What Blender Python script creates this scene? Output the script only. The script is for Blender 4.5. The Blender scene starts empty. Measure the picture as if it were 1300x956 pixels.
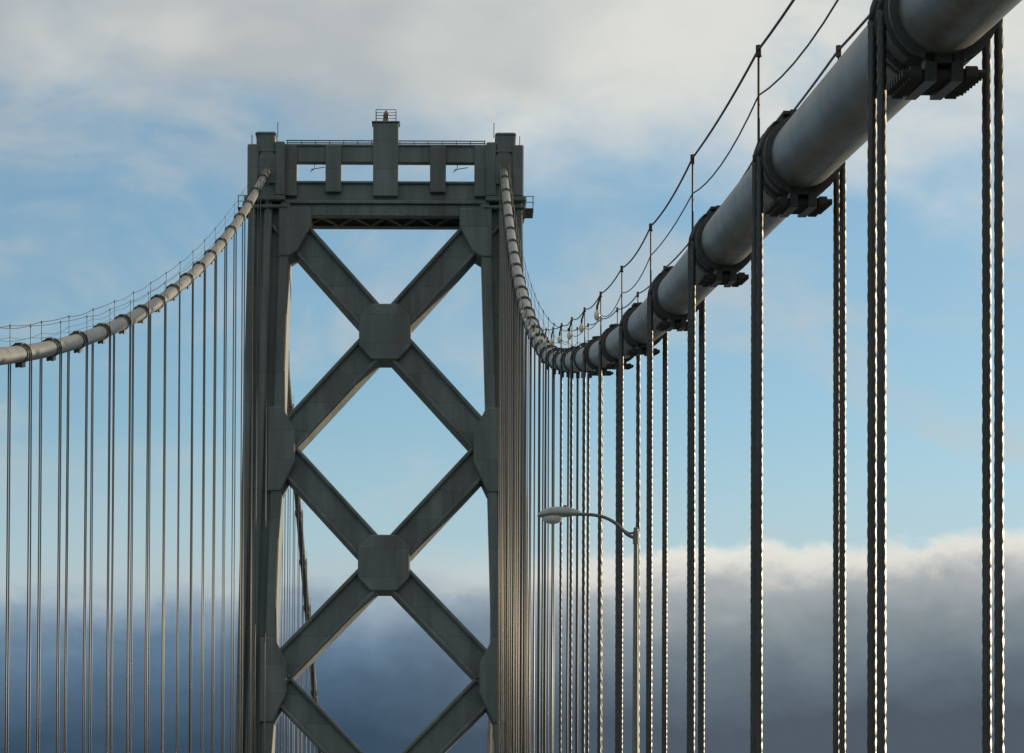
import bpy, math, random
from mathutils import Vector, Matrix
random.seed(7)
sc = bpy.context.scene
sc.view_settings.view_transform = 'Standard'
sc.view_settings.look = 'None'
sc.view_settings.exposure = 0

# ------------------------------------------------------------ constants (metres)
CAM_Z = 2.2            # eye above the road
D = 266.0              # distance camera -> tower centre line
SPACING = 20.1         # between the two main cables
XR = 3.24              # right cable plane
XL = XR - SPACING      # left cable plane
XC = (XR + XL) / 2     # bridge centre line
FY = D - 2.5           # tower front face
CR = 0.32              # cable radius
SUN_AZ, SUN_EL = math.radians(53), math.radians(9)

# ------------------------------------------------------------ node helpers
def new_mat(name):
    m = bpy.data.materials.new(name); m.use_nodes = True
    nt = m.node_tree; b = nt.nodes['Principled BSDF']
    return m, nt, b

def surf(name, col, rough=0.6, metal=0.0, var=0.25, scale=(1,1,1), nscale=3.0, bump=0.1, bdist=0.02, seams=None, dirt=(0.12,0.10,0.08), dirt_amt=0.35, spec=0.5):
    m, nt, b = new_mat(name)
    N = nt.nodes; L = nt.links
    tc = N.new('ShaderNodeTexCoord')
    mp = N.new('ShaderNodeMapping'); mp.inputs['Scale'].default_value = scale
    L.new(tc.outputs['Object'], mp.inputs['Vector'])
    n1 = N.new('ShaderNodeTexNoise'); n1.inputs['Scale'].default_value = nscale; n1.inputs['Detail'].default_value = 6; n1.inputs['Roughness'].default_value = 0.6
    L.new(mp.outputs[0], n1.inputs['Vector'])
    r = N.new('ShaderNodeValToRGB')
    r.color_ramp.elements[0].position = 0.3; r.color_ramp.elements[1].position = 0.7
    r.color_ramp.elements[0].color = (*[c*(1-var) for c in col],1)
    r.color_ramp.elements[1].color = (*[min(1,c*(1+var)) for c in col],1)
    L.new(n1.outputs['Fac'], r.inputs['Fac'])
    n2 = N.new('ShaderNodeTexNoise'); n2.inputs['Scale'].default_value = nscale*0.37; n2.inputs['Detail'].default_value = 8
    n2.inputs['Roughness'].default_value = 0.7
    L.new(mp.outputs[0], n2.inputs['Vector'])
    mr = N.new('ShaderNodeMapRange'); mr.inputs[1].default_value = 0.50; mr.inputs[2].default_value = 0.70
    mr.inputs[3].default_value = 0; mr.inputs[4].default_value = dirt_amt
    L.new(n2.outputs['Fac'], mr.inputs[0])
    mx = N.new('ShaderNodeMixRGB'); mx.inputs['Color2'].default_value = (*dirt,1)
    L.new(mr.outputs[0], mx.inputs['Fac']); L.new(r.outputs['Color'], mx.inputs['Color1'])
    out = mx.outputs[0]
    if seams:
        sp = N.new('ShaderNodeSeparateXYZ'); L.new(tc.outputs['Object'], sp.inputs[0])
        dv = N.new('ShaderNodeMath'); dv.operation='DIVIDE'; dv.inputs[1].default_value = seams
        L.new(sp.outputs['Z'], dv.inputs[0])
        fr = N.new('ShaderNodeMath'); fr.operation='FRACT'; L.new(dv.outputs[0], fr.inputs[0])
        lt = N.new('ShaderNodeMath'); lt.operation='LESS_THAN'; lt.inputs[1].default_value = 0.09/seams
        L.new(fr.outputs[0], lt.inputs[0])
        sc_ = N.new('ShaderNodeMath'); sc_.operation='MULTIPLY'; sc_.inputs[1].default_value=0.3; L.new(lt.outputs[0], sc_.inputs[0])
        m2 = N.new('ShaderNodeMixRGB'); m2.inputs['Color2'].default_value=(*[c*0.45 for c in col],1)
        L.new(sc_.outputs[0], m2.inputs['Fac']); L.new(out, m2.inputs['Color1']); out = m2.outputs[0]
        # plate-to-plate tone variation (riveted panels)
        fl = N.new('ShaderNodeMath'); fl.operation='FLOOR'; L.new(dv.outputs[0], fl.inputs[0])
        fx = N.new('ShaderNodeMath'); fx.operation='DIVIDE'; fx.inputs[1].default_value=1.9; L.new(sp.outputs['X'], fx.inputs[0])
        fx2 = N.new('ShaderNodeMath'); fx2.operation='FLOOR'; L.new(fx.outputs[0], fx2.inputs[0])
        cb = N.new('ShaderNodeCombineXYZ'); L.new(fl.outputs[0],cb.inputs[0]); L.new(fx2.outputs[0],cb.inputs[1])
        wn = N.new('ShaderNodeTexWhiteNoise'); L.new(cb.outputs[0], wn.inputs['Vector'])
        mm = N.new('ShaderNodeMapRange'); mm.inputs[3].default_value=0.88; mm.inputs[4].default_value=1.1; L.new(wn.outputs['Value'],mm.inputs[0])
        ml = N.new('ShaderNodeVectorMath'); ml.operation='SCALE'; L.new(out,ml.inputs[0]); L.new(mm.outputs[0],ml.inputs['Scale']); out=ml.outputs[0]
    L.new(out, b.inputs['Base Color'])
    b.inputs['Roughness'].default_value = rough; b.inputs['Metallic'].default_value = metal
    b.inputs['Specular IOR Level'].default_value = spec
    bp = N.new('ShaderNodeBump'); bp.inputs['Strength'].default_value = bump; bp.inputs['Distance'].default_value = bdist
    L.new(n1.outputs['Fac'], bp.inputs['Height']); L.new(bp.outputs[0], b.inputs['Normal'])
    return m

M_TOWER = surf('tower_grey_paint', (0.135,0.158,0.155), 0.55, 0.0, 0.22, (1,1,0.12), 0.9, 0.15, 0.05, seams=2.49, dirt=(0.085,0.07,0.05), dirt_amt=0.6, spec=0.35)
M_DARKST = surf('dark_steel', (0.05,0.05,0.045), 0.6, 0.1, 0.3, nscale=2.0, spec=0.3)
M_RIB = surf('rusty_lattice', (0.16,0.11,0.07), 0.7, 0.0, 0.3, nscale=2.0)
M_CABLE = surf('cable_wrap_paint', (0.155,0.16,0.145), 0.40, 0.0, 0.25, (1,0.5,0.5), 4.0, 0.35, 0.012, dirt=(0.05,0.05,0.042), dirt_amt=0.85, spec=0.45)
M_BAND = surf('cable_band_steel', (0.065,0.07,0.067), 0.5, 0.0, 0.25, nscale=9.0, bump=0.3, spec=0.35)
M_ROPE = surf('wire_rope', (0.046,0.049,0.049), 0.42, 0.1, 0.3, (1,1,0.4), 6.0, 0.1, dirt=(0.085,0.05,0.03), dirt_amt=0.5, spec=0.45)
M_WIRE = surf('hand_rope_wire', (0.03,0.03,0.035), 0.6, 0.2, 0.2)
M_GALV = surf('galvanised_pole', (0.15,0.17,0.165), 0.45, 0.3, 0.15, nscale=6.0)
M_HEAD = surf('lamp_housing', (0.36,0.40,0.36), 0.4, 0.1, 0.1, nscale=6.0)
M_GLASS = surf('lamp_lens', (0.75,0.74,0.66), 0.15, 0.0, 0.05, nscale=6.0, dirt_amt=0.1)
M_BULB = surf('lamp_bulb', (0.75,0.70,0.58), 0.2, 0.0, 0.03, dirt_amt=0.0)
M_RED = surf('beacon_red', (0.22,0.11,0.08), 0.3, 0.0, 0.1, dirt_amt=0.0)
M_ASPH = surf('asphalt', (0.05,0.05,0.05), 0.9, 0.0, 0.25, nscale=2.0, bump=0.4)
M_CONC = surf('concrete', (0.32,0.31,0.29), 0.85, 0.0, 0.15, nscale=1.2, bump=0.3)
M_PAINT = surf('road_paint', (0.78,0.78,0.74), 0.7, 0.0, 0.08, nscale=4.0)
M_WATER = surf('bay_water', (0.02,0.045,0.055), 0.12, 0.0, 0.2, nscale=0.08, bump=0.6, bdist=0.6, dirt_amt=0.0)

# ------------------------------------------------------------ mesh builder
class MB:
    def __init__(s): s.v=[]; s.f=[]
    def add(s, vs, fs):
        o=len(s.v); s.v.extend([tuple(p) for p in vs]); s.f.extend([tuple(i+o for i in f) for f in fs])
    def box(s,x0,x1,y0,y1,z0,z1):
        if x0>x1: x0,x1=x1,x0
        s.add([(x0,y0,z0),(x1,y0,z0),(x1,y1,z0),(x0,y1,z0),(x0,y0,z1),(x1,y0,z1),(x1,y1,z1),(x0,y1,z1)],
              [(0,3,2,1),(4,5,6,7),(0,1,5,4),(1,2,6,5),(2,3,7,6),(3,0,4,7)])
    def prism(s,poly,y0,y1):
        n=len(poly)
        area=sum(poly[i][0]*poly[(i+1)%n][1]-poly[(i+1)%n][0]*poly[i][1] for i in range(n))
        if area<0: poly=poly[::-1]
        vs=[(p[0],y0,p[1]) for p in poly]+[(p[0],y1,p[1]) for p in poly]
        fs=[tuple(range(n)), tuple(range(2*n-1,n-1,-1))]
        for i in range(n):
            j=(i+1)%n; fs.append((j,i,i+n,j+n))
        s.add(vs,fs)
    def bar(s,a,b,w,y0,y1,off=0.0):
        d=Vector((b[0]-a[0],b[1]-a[1])); d.normalize(); p=Vector((-d.y,d.x))
        A=Vector(a)+p*off; B=Vector(b)+p*off
        s.prism([tuple(A+p*w/2),tuple(B+p*w/2),tuple(B-p*w/2),tuple(A-p*w/2)],y0,y1)
    def tube(s,path,r,n=8,lobes=0,amp=0,pitch=0.5,cap=True):
        P=[Vector(p) for p in path]; k=len(P); vs=[]; fs=[]; acc=0
        for i,p in enumerate(P):
            t=(P[min(i+1,k-1)]-P[max(i-1,0)]).normalized()
            ref=Vector((1,0,0)) if abs(t.x)<0.9 else Vector((0,0,1))
            e2=t.cross(ref).normalized(); e1=e2.cross(t).normalized()
            if i: acc+=(p-P[i-1]).length
            rr=r[i] if isinstance(r,(list,tuple)) else r
            for j in range(n):
                a=2*math.pi*j/n
                q=rr*(1+amp*math.cos(lobes*(a-2*math.pi*acc/pitch))) if lobes else rr
                vs.append(p+e1*(q*math.cos(a))+e2*(q*math.sin(a)))
        for i in range(k-1):
            for j in range(n):
                jj=(j+1)%n
                fs.append((i*n+j,(i+1)*n+j,(i+1)*n+jj,i*n+jj))
        if cap:
            fs.append(tuple(range(n))); fs.append(tuple(range(k*n-1,(k-1)*n-1,-1)))
        s.add(vs,fs)
    def sphere(s,c,rx,ry=None,rz=None,n=12,m=8):
        ry=ry or rx; rz=rz or rx; vs=[];fs=[]
        for i in range(m+1):
            th=math.pi*i/m
            for j in range(n):
                a=2*math.pi*j/n
                vs.append((c[0]+rx*math.sin(th)*math.cos(a),c[1]+ry*math.sin(th)*math.sin(a),c[2]+rz*math.cos(th)))
        for i in range(m):
            for j in range(n):
                jj=(j+1)%n; fs.append((i*n+j,(i+1)*n+j,(i+1)*n+jj,i*n+jj))
        s.add(vs,fs)
    def obj(s,name,mat,parent=None,smooth=False,bevel=0):
        me=bpy.data.meshes.new(name); me.from_pydata(s.v,[],s.f); me.update()
        me.materials.append(mat)
        if smooth:
            me.polygons.foreach_set('use_smooth',[True]*len(me.polygons))
        o=bpy.data.objects.new(name,me); sc.collection.objects.link(o)
        if parent: o.parent=parent
        if bevel:
            b=o.modifiers.new('bevel','BEVEL'); b.width=bevel; b.segments=1; b.limit_method='ANGLE'; b.angle_limit=math.radians(40)
        return o
def empty(name):
    e=bpy.data.objects.new(name,None); e.empty_display_size=1; sc.collection.objects.link(e); return e

# ------------------------------------------------------------ cable profile
def ztower_raw(u): return (70.4+385*u+594.8*u*u)/14.83
def zc(y):
    """height (above road) of the main cable centre at distance y along the bridge"""
    if y<=D:
        if y>=20:
            z=ztower_raw(y/D)+0.2*math.exp(-((y-88)/26)**2)
            if y<40: z-=0.28*((40-y)/17)**2
            return z+CAM_Z
        s=(zc(20.5)-zc(20.0))/0.5
        k=0.0009
        t=20-y
        return zc(20.0)-s*t+k*t*t
    t=y-D
    return ztower_raw(1)+CAM_Z-0.44*t+0.0001*t*t
def slope(y): return (zc(y+0.2)-zc(y-0.2))/0.4

# ------------------------------------------------------------ tower
tw=empty('bridge_tower')
DZ=CAM_Z
def Z(y): return DZ+(1260-y)/14.97
def ho(z): return 11.62+(71-z)*0.0185
def hi(z): return 8.1+(67.3-z)*0.030
b=MB()
ztop=Z(252); zbot=-66.0
for sg in (-1,1):
    def X(h): return XC+sg*h
    def strip(f0,f1,y0,y1,za=zbot,zb=ztop):
        b.prism([(X(f0(za)),za),(X(f1(za)),za),(X(f1(zb)),zb),(X(f0(zb)),zb)],y0,y1)
    strip(lambda z:hi(z)+0.03, lambda z:ho(z)-0.03, FY+0.7, FY+4.6)
    strip(lambda z:ho(z)-0.62, ho, FY, FY+5.0)
    strip(hi, lambda z:hi(z)+0.85, FY, FY+5.0)
    strip(lambda z:hi(z)+1.55, lambda z:hi(z)+2.25, FY+0.12, FY+4.9)
    zt=Z(182)
    b.box(X(8.62),X(11.68),FY+0.1,FY+4.9,ztop+0.002,zt)
    b.box(X(8.55),X(9.4),FY-0.25,FY+5.1,ztop+0.3,zt+0.25)
    b.box(X(10.75),X(11.74),FY-0.25,FY+5.1,ztop+0.3,zt+0.02)
    b.box(X(9.4),X(11.0),FY-0.05,FY+4.8,zt-0.9,Z(165))
    b.box(X(9.3),X(11.1),FY-0.12,FY+4.86,Z(168)-0.1,Z(166)+0.02)
    b.box(X(8.5),X(12.0),FY-0.35,FY+5.3,ztop-0.15,ztop+0.28)
    b.box(X(8.3),X(11.9),FY-0.2,FY+5.2,ztop-0.75,ztop-0.45)
    b.box(X(9.0),X(11.3),FY-0.25,FY+0.2,Z(192),Z(189))
    for zn in (Z(568),Z(862),Z(1155)):
        h=hi(zn)
        b.prism([(X(h+1.2),zn+3.4),(X(h-0.02),zn+3.4),(X(h-1.1),zn+1.3),(X(h-1.1),zn-1.3),(X(h+0.1),zn-3.8),(X(h+1.2),zn-3.8)],FY-0.12,FY+4.0)
    h=8.1
    b.prism([(X(h+0.95),Z(262)),(X(6.3),Z(262)),(X(6.3),Z(286)),(X(7.45),Z(318)),(X(h+0.1),Z(325)),(X(h+0.95),Z(325))],FY-0.1,FY+4.0)
    cents=[Z(420),Z(715),Z(1008)]
    nodes=[(8.85,Z(272)),(9.05,Z(568)),(9.45,Z(862)),(9.8,Z(1155))]
    for i,c in enumerate(cents):
        for nd in (nodes[i],nodes[i+1]):
            a=(XC,c); e=(X(nd[0]),nd[1])
            dv=Vector((e[0]-a[0],e[1]-a[1])).normalized()
            a2=(a[0]+dv.x*1.5,a[1]+dv.y*1.5)
            b.bar(a2,e,2.3,FY+0.65,FY+3.3)
            b.bar(a2,e,0.34,FY+0.3,FY+3.55,off=1.1)
            b.bar(a2,e,0.34,FY+0.3,FY+3.55,off=-1.1)
for c in (Z(420),Z(715),Z(1008)):
    w,hh,q=2.2,2.4,1.15
    b.prism([(XC-w,c-hh+q),(XC-q,c-hh),(XC+q,c-hh),(XC+w,c-hh+q),(XC+w,c+hh-q),(XC+q,c+hh),(XC-q,c+hh),(XC-w,c+hh-q)],FY+0.16,FY+3.7)
b.obj('legs_and_bracing',M_TOWER,tw,bevel=0.1)
b=MB()
y0=FY+0.5
b.box(XC-8.6,XC+8.6,y0,y0+0.9,Z(202),Z(181))
b.box(XC-8.6,XC+8.6,y0-0.12,y0+1.0,Z(182)+0.01,Z(179))
b.box(XC-8.6,XC+8.6,y0+0.2,y0+0.9,Z(251),Z(228))
b.box(XC-8.6,XC+8.6,y0-0.02,y0+1.0,Z(229)-.01,Z(226))
for cx,w,zt,zb in ((-4.45,1.35,Z(180.5),Z(241)),(4.45,1.35,Z(180.5),Z(241)),(0,2.15,Z(152),Z(246))):
    b.box(XC+cx-w/2,XC+cx+w/2,y0-0.25,y0+1.15,zb,zt)
for cx in (-8.1,8.1):
    b.box(XC+cx-0.55,XC+cx+0.55,y0-0.2,y0+1.1,Z(246),Z(180.5))
b.box(XC-1.2,XC+1.2,y0-0.35,y0+1.25,Z(151.9),Z(150))
b.box(XC-8.3,XC+8.3,FY-0.05,FY+4.8,Z(257),Z(252.5))
b.box(XC-8.3,XC+8.3,FY+0.2,FY+0.8,Z(270),Z(257.2))
b.box(XC-8.3,XC+8.3,FY+4.0,FY+4.6,Z(270),Z(257.2))
b.box(XC-8.3,XC+8.3,FY+0.0,FY+1.0,Z(272.5),Z(270.2))
b.box(XC-8.3,XC+8.3,FY+3.8,FY+4.8,Z(272.5),Z(270.2))
for i in range(13):
    x=XC-7.5+i*1.25
    b.box(x-0.08,x+0.08,FY+0.12,FY+0.3,Z(270),Z(257.3))
b.obj('top_strut',M_TOWER,tw,bevel=0.05)
b=MB()
zr=Z(271.3)
for i in range(12):
    x0=XC-8.2+i*1.37
    P,Q=(x0,FY+1.0,zr),(x0+1.37,FY+3.8,zr)
    if i%2: P,Q=(x0,FY+3.8,zr),(x0+1.37,FY+1.0,zr)
    b.tube([P,Q],0.12,6)
b.obj('strut_lattice',M_RIB,tw)
b=MB()
for yy in (y0+0.1,y0+0.8):
    b.tube([(XC-8.5,yy,Z(174)),(XC+8.5,yy,Z(174))],0.05,6)
    for i in range(15):
        x=XC-8.4+i*1.2
        b.tube([(x,yy,Z(180)),(x,yy,Z(174))],0.035,5)
for sx in (-1,1):
    for hh_,zz in ((9.2,Z(165)),(11.4,Z(182))):
        b.tube([(XC+sx*hh_,FY+0.3,zz-0.4),(XC+sx*hh_,FY+0.3,zz+0.9)],0.04,5)
    # traveller hook hanging in the outer openings
    x=6.1*sx
    b.tube([(XC+x,y0+0.6,Z(202)),(XC+x,y0+0.6,Z(208)),(XC+x-0.35,y0+0.6,Z(212))],0.035,5)
    b.tube([(XC+x-0.3,y0+0.6,Z(209)),(XC+x+0.9,y0+0.6,Z(206))],0.035,5)
    xx=XC+sx*12.1
    b.box(xx-0.5,xx+0.5,FY+0.5,FY+3.5,Z(262),Z(260))
    for dz in (0.5,1.0):
        b.tube([(xx-0.5,FY+0.5,Z(260)+dz),(xx+0.5,FY+0.5,Z(260)+dz),(xx+0.5,FY+3.5,Z(260)+dz)],0.035,5)
    b.tube([(xx+0.45*sx,FY+0.5,Z(260)),(xx+0.45*sx,FY+0.5,Z(260)+1)],0.035,5)
    b.tube([(xx+0.45*sx,FY+0.5,Z(262)),(xx-0.4*sx,FY+0.5,Z(275))],0.06,5)
zb=Z(150)
for dx in (-0.85,0.85):
    for dy in (0,0.9):
        b.tube([(XC+dx,y0+dy,zb),(XC+dx,y0+dy,zb+1.05)],0.035,5)
for dz in (0.55,1.05):
    b.tube([(XC-0.85,y0,zb+dz),(XC+0.85,y0,zb+dz),(XC+0.85,y0+0.9,zb+dz),(XC-0.85,y0+0.9,zb+dz),(XC-0.85,y0,zb+dz)],0.03,5)
b.obj('tower_railings',M_DARKST,tw)
b=MB()
b.tube([(XC,y0+.45,zb),(XC,y0+.45,zb+.35)],0.28,12); b.obj('beacon_base',M_GALV,tw)
b=MB()
b.tube([(XC,y0+.45,zb+.3),(XC,y0+.45,zb+.55),(XC,y0+.45,zb+.8),(XC,y0+.45,zb+1.0),(XC,y0+.45,zb+1.12)],[0.22,0.26,0.24,0.14,0.03],12)
b.obj('beacon_lens',M_RED,tw,smooth=True)
b=MB()
for sx in (-1,1):
    xx=XC+sx*10.05
    r0=0.72
    pts=[(xx-r0,Z(232)),(xx+r0,Z(232)),(xx+r0,Z(200))]+[(xx+r0*math.cos(a),Z(200)+r0*math.sin(a)) for a in [math.pi*i/8 for i in range(1,8)]]+[(xx-r0,Z(200))]
    b.prism(pts,FY-0.2,FY+0.3)
b.obj('saddle_hoods',M_TOWER,tw,bevel=0.05)

# ------------------------------------------------------------ cables
band0,step=21.4,8.75
def make_cable(xc, name):
    root=empty(name)
    b=MB()
    ys=[-90+i*2.5 for i in range(int((D+90)/2.5)+1)]
    ys=[y for y in ys if y<D-0.5]+[D]+[D+2+i*6 for i in range(27)]
    b.tube([(xc,y,zc(y)) for y in ys],CR,32)
    b.obj('main_cable',M_CABLE,root,smooth=True)
    bandb=MB(); bolt=MB(); rope=MB(); ropef=MB(); posts=MB(); wire=MB(); bulbs=MB(); clamps=MB()
    ys_b=[band0+step*i for i in range(-9,28) if band0+step*i<D-5]
    ys_far=[D+7+step*i for i in range(17)]
    tops={-1:[],1:[]}
    for y in ys_b+ys_far:
        z=zc(y); s=slope(y)
        t=Vector((0,1,s)).normalized(); nrm=Vector((0,-t.z,t.y)); c=Vector((xc,y,z)); ex=Vector((1,0,0))
        near=0<y<80
        R=0.362
        prof=[(-0.50,CR-.01),(-0.50,R+.02),(-0.43,R+.02),(-0.425,R),(-0.30,R),(-0.295,R+.03),(-0.2,R+.03),(-0.195,R),(0.195,R),(0.2,R+.03),(0.295,R+.03),(0.3,R),(0.425,R),(0.43,R+.02),(0.50,R+.02),(0.50,CR-.01)]
        if not near: prof=[(-0.42,R),(0.42,R)]
        bandb.tube([c+t*a for a,_ in prof],[r for _,r in prof],32 if near else 14)
        def lb(B,u0,u1,t0,t1,n0,n1):
            vs=[c+ex*u+t*tt+nrm*nn for nn in (n0,n1) for (u,tt) in ((u0,t0),(u1,t0),(u1,t1),(u0,t1))]
            B.add(vs,[(0,3,2,1),(4,5,6,7),(0,1,5,4),(1,2,6,5),(2,3,7,6),(3,0,4,7)])
        lb(bandb,-0.13,-0.05,-0.5,0.5,-R-0.14,-R+0.05)
        lb(bandb,0.05,0.13,-0.5,0.5,-R-0.14,-R+0.05)
        lb(bandb,-0.13,-0.05,-0.45,0.45,R-0.05,R+0.06)
        lb(bandb,0.05,0.13,-0.45,0.45,R-0.05,R+0.06)
        if near:
            for i in range(8):
                tt=-0.455+0.13*i
                cc=c+t*tt-nrm*(R+0.085)
                bolt.tube([cc-ex*0.28,cc+ex*0.28],0.03,8)
                for q in (-0.19,0.19):
                    bolt.tube([cc+ex*(q-0.04),cc+ex*(q+0.04)],0.055,6)
                cc=c+t*tt*0.9+nrm*(R+0.03)
                bolt.tube([cc-ex*0.2,cc+ex*0.2],0.024,6)
        rr=0.029; off=0.40
        for dy in (-0.25,0.25):
            cy=c+t*dy
            arc=[cy+ex*(off*math.cos(a))+nrm*(off*math.sin(a)) for a in [math.pi*i/14 for i in range(15)]]
            rope.tube(arc,rr,8)
            for q in (-1,1):
                x=xc+q*off; zt=cy.z; zbm=0.1
                if 0<y<62:
                    n=int((zt-zbm)/0.035)
                    rope.tube([(x,cy.y,zt-(zt-zbm)*i/n) for i in range(n+1)],rr*1.02,18,lobes=6,amp=0.17,pitch=0.55)
                elif 0<y<100:
                    n=int((zt-zbm)/0.08)
                    rope.tube([(x,cy.y,zt-(zt-zbm)*i/n) for i in range(n+1)],rr*1.02,8,lobes=2,amp=0.17,pitch=0.45)
                else:
                    sway=random.uniform(-0.03,0.03)
                    ropef.tube([(x,cy.y,zt),(x+sway,cy.y,(zt+zbm)/2),(x,cy.y,zbm)],rr,7)
                clamps.box(x-0.055,x+0.055,cy.y-0.055,cy.y+0.055,0.1,0.5)
        for q in (-1,1):
            pt=Vector((xc+q*0.39,y,z+1.08)); pb=Vector((xc+q*0.39,y,z+0.1))
            posts.tube([pb,pt],0.013,6)
            posts.tube([pt-Vector((0,0,.07)),pt+Vector((0,0,.04))],0.03,8)
            tops[q].append(pt)
            if q==-1 and 60<y<160 and xc>0:
                p=Vector((xc-0.42,y+1.1,z+0.86))
                posts.tube([Vector((xc-.39,y+.05,z+1.05)),p+Vector((0,0,.2)),p+Vector((0,0,.08))],0.025,6)
                bulbs.sphere(p,0.07,0.07,0.115,10,6)
    for q in (-1,1):
        for zoff,sag,r in ((0,0.06,0.014),(-0.45,0.1,0.009)):
            pts=[]
            T=[p for p in tops[q]]
            T=[t for t in T if t.y<D]+[Vector((xc+q*0.4,D-2.6,zc(D-2.6)+1.0))]
            for i in range(len(T)-1):
                sg_=sag*random.uniform(0.5,1.8)
                for k in range(8):
                    f=k/8; p=T[i].lerp(T[i+1],f); pts.append(p+Vector((0,0,zoff-sg_*4*f*(1-f))))
            pts.append(T[-1]+Vector((0,0,zoff)))
            wire.tube(pts,r,5)
    bandb.obj('cable_bands',M_BAND,root,bevel=0)
    bolt.obj('clamping_bolts',M_DARKST,root)
    rope.obj('suspender_ropes_near',M_ROPE,root,smooth=True)
    ropef.obj('suspender_ropes_far',M_ROPE,root,smooth=True)
    clamps.obj('rope_sockets',M_BAND,root)
    posts.obj('hand_rope_stanchions',M_WIRE,root)
    wire.obj('hand_ropes',M_WIRE,root)
    if bulbs.v: bulbs.obj('cable_lamps',M_BULB,root,smooth=True)
make_cable(XR,'suspension_cable')
make_cable(XL,'suspension_cable')

# ------------------------------------------------------------ street lamp
lamp=empty('street_lamp')
LY=54.3; k=LY/3945
def LP(x,y): return Vector(((x-590)*k,LY,CAM_Z+(1260-y)*k))
px=LP(808,680).x
b=MB()
b.tube([(px,LY,0.1),(px,LY,1.0),(px,LY,6.0),(px,LY,LP(0,671).z)],[0.10,0.085,0.058,0.04],14)
b.tube([(px,LY,LP(0,671).z),(px,LY,LP(0,669).z)],[0.05,0.03],12)
b.tube([(px,LY,LP(0,690).z),(px,LY,LP(0,674).z)],0.055,12)
b.box(px-0.2,px+0.2,LY-0.2,LY+0.2,0.02,0.12)
b.obj('pole',M_GALV,lamp,smooth=False)
b=MB()
ctrl=[LP(808,683),LP(797,678),LP(786,667),LP(772,658),LP(755,653.5),LP(736,652.5),LP(724,653)]
pts=[]
for i in range(len(ctrl)-1):
    p0=ctrl[max(i-1,0)];p1=ctrl[i];p2=ctrl[i+1];p3=ctrl[min(i+2,len(ctrl)-1)]
    for j in range(5):
        t=j/5
        pts.append(0.5*((2*p1)+(p2-p0)*t+(2*p0-5*p1+4*p2-p3)*t*t+(3*p1-p0-3*p2+p3)*t**3))
pts.append(ctrl[-1])
b.tube(pts,0.03,10)
b.tube([LP(808,676),LP(799,676.5),LP(792,672.5)],0.02,8)
b.obj('mast_arm',M_GALV,lamp,smooth=True)
b=MB()
secs=[(737,651.5,0.04,0.04),(731,651.5,0.075,0.075),(722,651.5,0.12,0.11),(708,652,0.17,0.125),(697,652.5,0.18,0.115),(689,653.5,0.14,0.085),(684,654.5,0.07,0.045),(682.5,655,0.01,0.008)]
vs=[];fs=[];n=20
for x,y,wy,hz in secs:
    c=LP(x,y)
    for j in range(n):
        a=2*math.pi*j/n
        zz=hz*math.sin(a); zz=zz if zz>0 else zz*0.55
        vs.append((c.x,c.y+wy*math.cos(a),c.z+zz))
for i in range(len(secs)-1):
    for j in range(n):
        jj=(j+1)%n; fs.append((i*n+j,i*n+jj,(i+1)*n+jj,(i+1)*n+j))
fs.append(tuple(range(n)))
b.add(vs,fs); b.obj('luminaire_housing',M_HEAD,lamp,smooth=True)
b=MB(); c=LP(702,656.5); b.sphere((c.x,c.y,c.z),0.19,0.135,0.12,18,10); b.obj('luminaire_lens',M_GLASS,lamp,smooth=True)
b=MB(); c=LP(718,643.5); b.tube([c-Vector((0,0,.03)),c+Vector((0,0,.03))],0.03,10); b.obj('photocell',M_DARKST,lamp)

# ------------------------------------------------------------ deck, road, water
deck=empty('bridge_deck')
b=MB()
b.box(XL-0.9,XR+0.9,-90,D+170,-0.6,-0.004); b.obj('deck_slab',M_CONC,deck)
b=MB()
for x in (XL+0.7,XR-0.62):
    b.box(x-0.18,x+0.18,-90,D+170,-0.003,0.75)
b.obj('parapets',M_CONC,deck,bevel=0.04)
b=MB()
for xx in (XL,XR):
    b.box(xx-0.3,xx+0.3,-90,D+170,-9.0,-8.4)
    b.box(xx-0.3,xx+0.3,-90,D+170,-1.4,-0.65)
    y=-90
    while y<D+165:
        b.tube([(xx,y,-8.5),(xx,y+4.6,-1.2)],0.2,4); b.tube([(xx,y+4.6,-1.2),(xx,y+9.2,-8.5)],0.2,4)
        y+=9.2
b.obj('stiffening_truss',M_TOWER,deck)
road=empty('road')
b=MB(); b.add([(XL+0.9,-90,0.0),(XR-0.82,-90,0.0),(XR-0.82,D+170,0.0),(XL+0.9,D+170,0.0)],[(0,1,2,3)]); b.obj('asphalt',M_ASPH,road)
b=MB()
w=(XR-0.82)-(XL+0.9)
for i in range(1,5):
    x=XL+0.9+w*i/5; y=-88
    while y<D+160:
        b.add([(x-.06,y,.004),(x+.06,y,.004),(x+.06,y+3,.004),(x-.06,y+3,.004)],[(0,1,2,3)]); y+=9
b.obj('lane_markings',M_PAINT,road)
b=MB(); S=30000
b.add([(-S,-S,-66),(S,-S,-66),(S,S,-66),(-S,S,-66)],[(0,1,2,3)]); b.obj('water',M_WATER)

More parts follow.
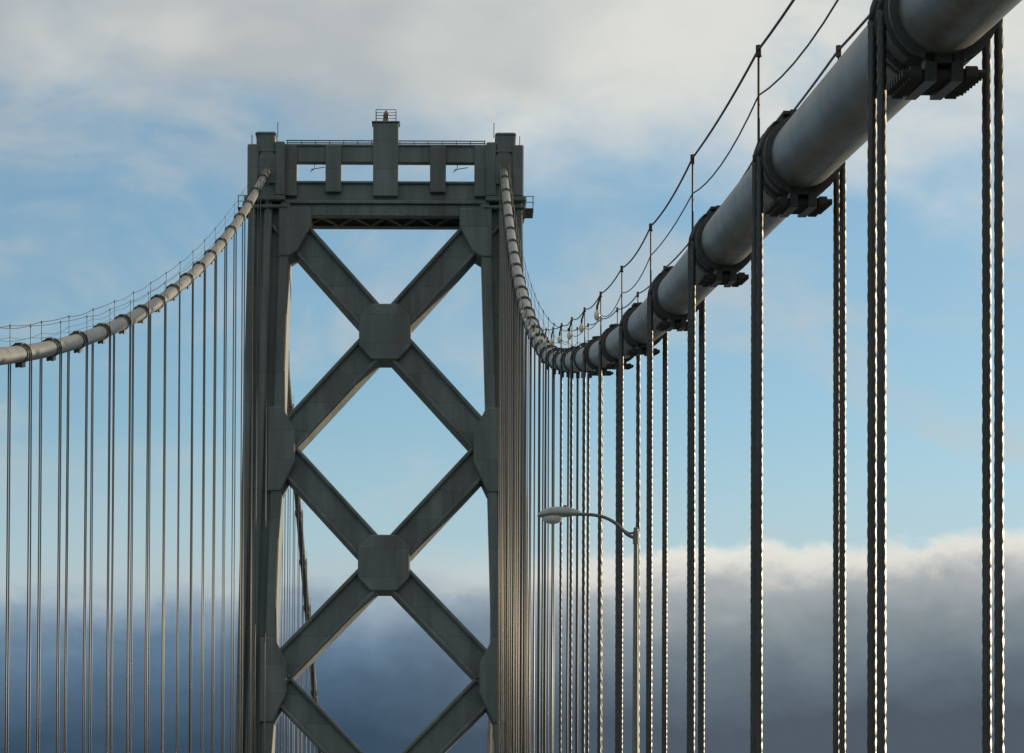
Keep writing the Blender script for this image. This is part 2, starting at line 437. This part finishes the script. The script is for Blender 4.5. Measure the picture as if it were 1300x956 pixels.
# ------------------------------------------------------------ world
wd=bpy.data.worlds.new('World'); sc.world=wd; wd.use_nodes=True
nt=wd.node_tree; N=nt.nodes; L=nt.links
for n_ in list(N): N.remove(n_)
def val(x,sock):
    if isinstance(x,(int,float)): sock.default_value=x
    else: L.new(x,sock)
def M(op,a,b_=0.0,c=None,clamp=False):
    m=N.new('ShaderNodeMath'); m.operation=op; m.use_clamp=clamp
    val(a,m.inputs[0]); val(b_,m.inputs[1])
    if c is not None: val(c,m.inputs[2])
    return m.outputs[0]
def SS(x,a,b_,o0=0.0,o1=1.0):
    m=N.new('ShaderNodeMapRange'); m.interpolation_type='SMOOTHSTEP'
    val(x,m.inputs[0]); val(a,m.inputs[1]); val(b_,m.inputs[2]); val(o0,m.inputs[3]); val(o1,m.inputs[4])
    return m.outputs[0]
def NZ(vx,vy,vz,scale,detail=5,rough=0.5,dist=0.0):
    c=N.new('ShaderNodeCombineXYZ'); val(vx,c.inputs[0]); val(vy,c.inputs[1]); val(vz,c.inputs[2])
    n=N.new('ShaderNodeTexNoise'); n.inputs['Scale'].default_value=scale; n.inputs['Detail'].default_value=detail
    n.inputs['Roughness'].default_value=rough; n.inputs['Distortion'].default_value=dist
    L.new(c.outputs[0],n.inputs['Vector']); return n.outputs['Fac']
def MIX(f,a,b_):
    m=N.new('ShaderNodeMixRGB'); val(f,m.inputs[0])
    for s_,i in ((a,1),(b_,2)):
        if isinstance(s_,tuple): m.inputs[i].default_value=(*s_,1)
        else: L.new(s_,m.inputs[i])
    return m.outputs[0]
tc=N.new('ShaderNodeTexCoord'); sp=N.new('ShaderNodeSeparateXYZ'); L.new(tc.outputs['Generated'],sp.inputs[0])
x,y,z=sp.outputs
hyp=M('SQRT',M('ADD',M('MULTIPLY',x,x),M('MULTIPLY',y,y)))
v=M('DIVIDE',z,M('MAXIMUM',hyp,0.02))
az=M('ARCTAN2',x,y)
sky=N.new('ShaderNodeTexSky'); sky.sky_type='NISHITA'; sky.sun_disc=False
sky.sun_elevation=SUN_EL; sky.sun_rotation=SUN_AZ; sky.air_density=1.0; sky.dust_density=0.6; sky.ozone_density=2.0
g=N.new('ShaderNodeMixRGB'); g.blend_type='MULTIPLY'; g.inputs[0].default_value=1; g.inputs[2].default_value=(1.35,1.55,1.62,1)
L.new(sky.outputs[0],g.inputs[1]); clear=g.outputs[0]
n1=NZ(M('MULTIPLY',az,9.0),M('MULTIPLY',v,16.0),0.3,1.0,6,0.5,0.4)
n2=NZ(M('MULTIPLY',az,24.0),M('MULTIPLY',v,40.0),5.0,1.0,6,0.55,0.3)
n3=NZ(M('MULTIPLY',az,6.0),M('MULTIPLY',v,10.0),9.0,1.0,4,0.5,0.0)
n4=NZ(M('MULTIPLY',az,60.0),M('MULTIPLY',v,75.0),2.0,1.0,7,0.6,0.4)
n5=NZ(M('MULTIPLY',az,11.0),M('MULTIPLY',v,20.0),21.0,1.0,7,0.55,0.5)
# high cloud sheet
hc=M('ADD',SS(v,0.215,0.31,-0.27,0.88),M('MULTIPLY',M('SUBTRACT',n1,0.5),1.6))
hc=M('ADD',hc,M('MULTIPLY',M('SUBTRACT',n2,0.5),0.9))
hc=SS(hc,0.0,1.0,0.0,0.92)
c1=MIX(SS(M('ADD',n3,M('MULTIPLY',az,0.8)),0.40,0.62),(4.7,4.95,4.95),(7.6,7.5,6.9))
col=MIX(hc,clear,c1)
# scattered thin cloud patches lower down
pc=M('MULTIPLY',SS(M('ADD',n5,M('MULTIPLY',M('SUBTRACT',n4,0.5),0.12)),0.47,0.70),0.6)
col=MIX(pc,col,(5.3,5.6,5.6))
# pale haze low down
hz=M('MULTIPLY',SS(v,0.19,0.135),M('ADD',0.2,M('MULTIPLY',n1,0.5)))
col=MIX(hz,col,(5.0,5.8,6.1))
# dark low bank: crisp billowing top to the right, soft and low to the left
right=SS(az,-0.05,0.08)
edge=M('ADD',0.137,M('ADD',M('MULTIPLY',az,0.05),M('MULTIPLY',M('SUBTRACT',n2,0.5),0.022)))
edge=M('ADD',edge,M('MULTIPLY',M('SUBTRACT',n4,0.5),0.012))
dep=M('SUBTRACT',edge,v)
def ramp(stops):
    cr=N.new('ShaderNodeValToRGB'); L.new(M('ADD',M('DIVIDE',dep,0.055),M('MULTIPLY',M('SUBTRACT',n1,0.5),0.2)),cr.inputs[0])
    e=cr.color_ramp.elements; e[0].position=stops[0][0]; e[0].color=(*stops[0][1],1); e[1].position=stops[-1][0]; e[1].color=(*stops[-1][1],1)
    for p,c in stops[1:-1]:
        q=e.new(p); q.color=(*c,1)
    return cr.outputs[0]
rr_=ramp([(0,(8.4,8.2,7.5)),(0.09,(7.2,7.1,6.6)),(0.22,(4.0,4.3,4.4)),(0.42,(2.5,2.95,3.2)),(0.68,(1.45,1.9,2.25)),(1,(0.8,1.05,1.35))])
ll_=ramp([(0,(4.6,5.2,5.5)),(0.18,(2.6,3.5,4.4)),(0.4,(1.25,2.05,3.0)),(0.65,(0.75,1.3,2.0)),(1,(0.4,0.75,1.2))])
bank=MIX(right,ll_,rr_)
soft=M('ADD',0.003,M('MULTIPLY',M('SUBTRACT',1.0,right),0.013))
m_=M('ADD',0.5,M('DIVIDE',dep,M('MULTIPLY',soft,2.0)))
col=MIX(SS(m_,0.0,1.0),col,bank)
bg=N.new('ShaderNodeBackground'); bg.inputs['Strength'].default_value=0.1
L.new(col,bg.inputs['Color'])
wo=N.new('ShaderNodeOutputWorld'); L.new(bg.outputs[0],wo.inputs[0])

# ------------------------------------------------------------ sun
S_=Vector((math.sin(SUN_AZ)*math.cos(SUN_EL),math.cos(SUN_AZ)*math.cos(SUN_EL),math.sin(SUN_EL)))
sl=bpy.data.lights.new('sun','SUN'); sl.energy=5.0; sl.angle=math.radians(0.5); sl.color=(1,0.80,0.54)
so=bpy.data.objects.new('sun',sl); sc.collection.objects.link(so); so.rotation_euler=S_.to_track_quat('Z','Y').to_euler()
so.location=(100,100,150)

# ------------------------------------------------------------ camera
cam=bpy.data.cameras.new('camera'); co=bpy.data.objects.new('camera',cam); sc.collection.objects.link(co)
F=3960; TH=math.radians(1.5); ROLL=0.004
cam.sensor_width=36; cam.lens=F/1300*36; cam.clip_end=60000; cam.clip_start=0.5
cam.shift_x=(60+2.6)/1300; cam.shift_y=(1260-F*math.tan(TH)-478)/1300
co.matrix_world=Matrix.Translation((0,0,CAM_Z)) @ Matrix.Rotation(math.radians(90)+TH,4,'X') @ Matrix.Rotation(ROLL,4,'Z')
sc.camera=co
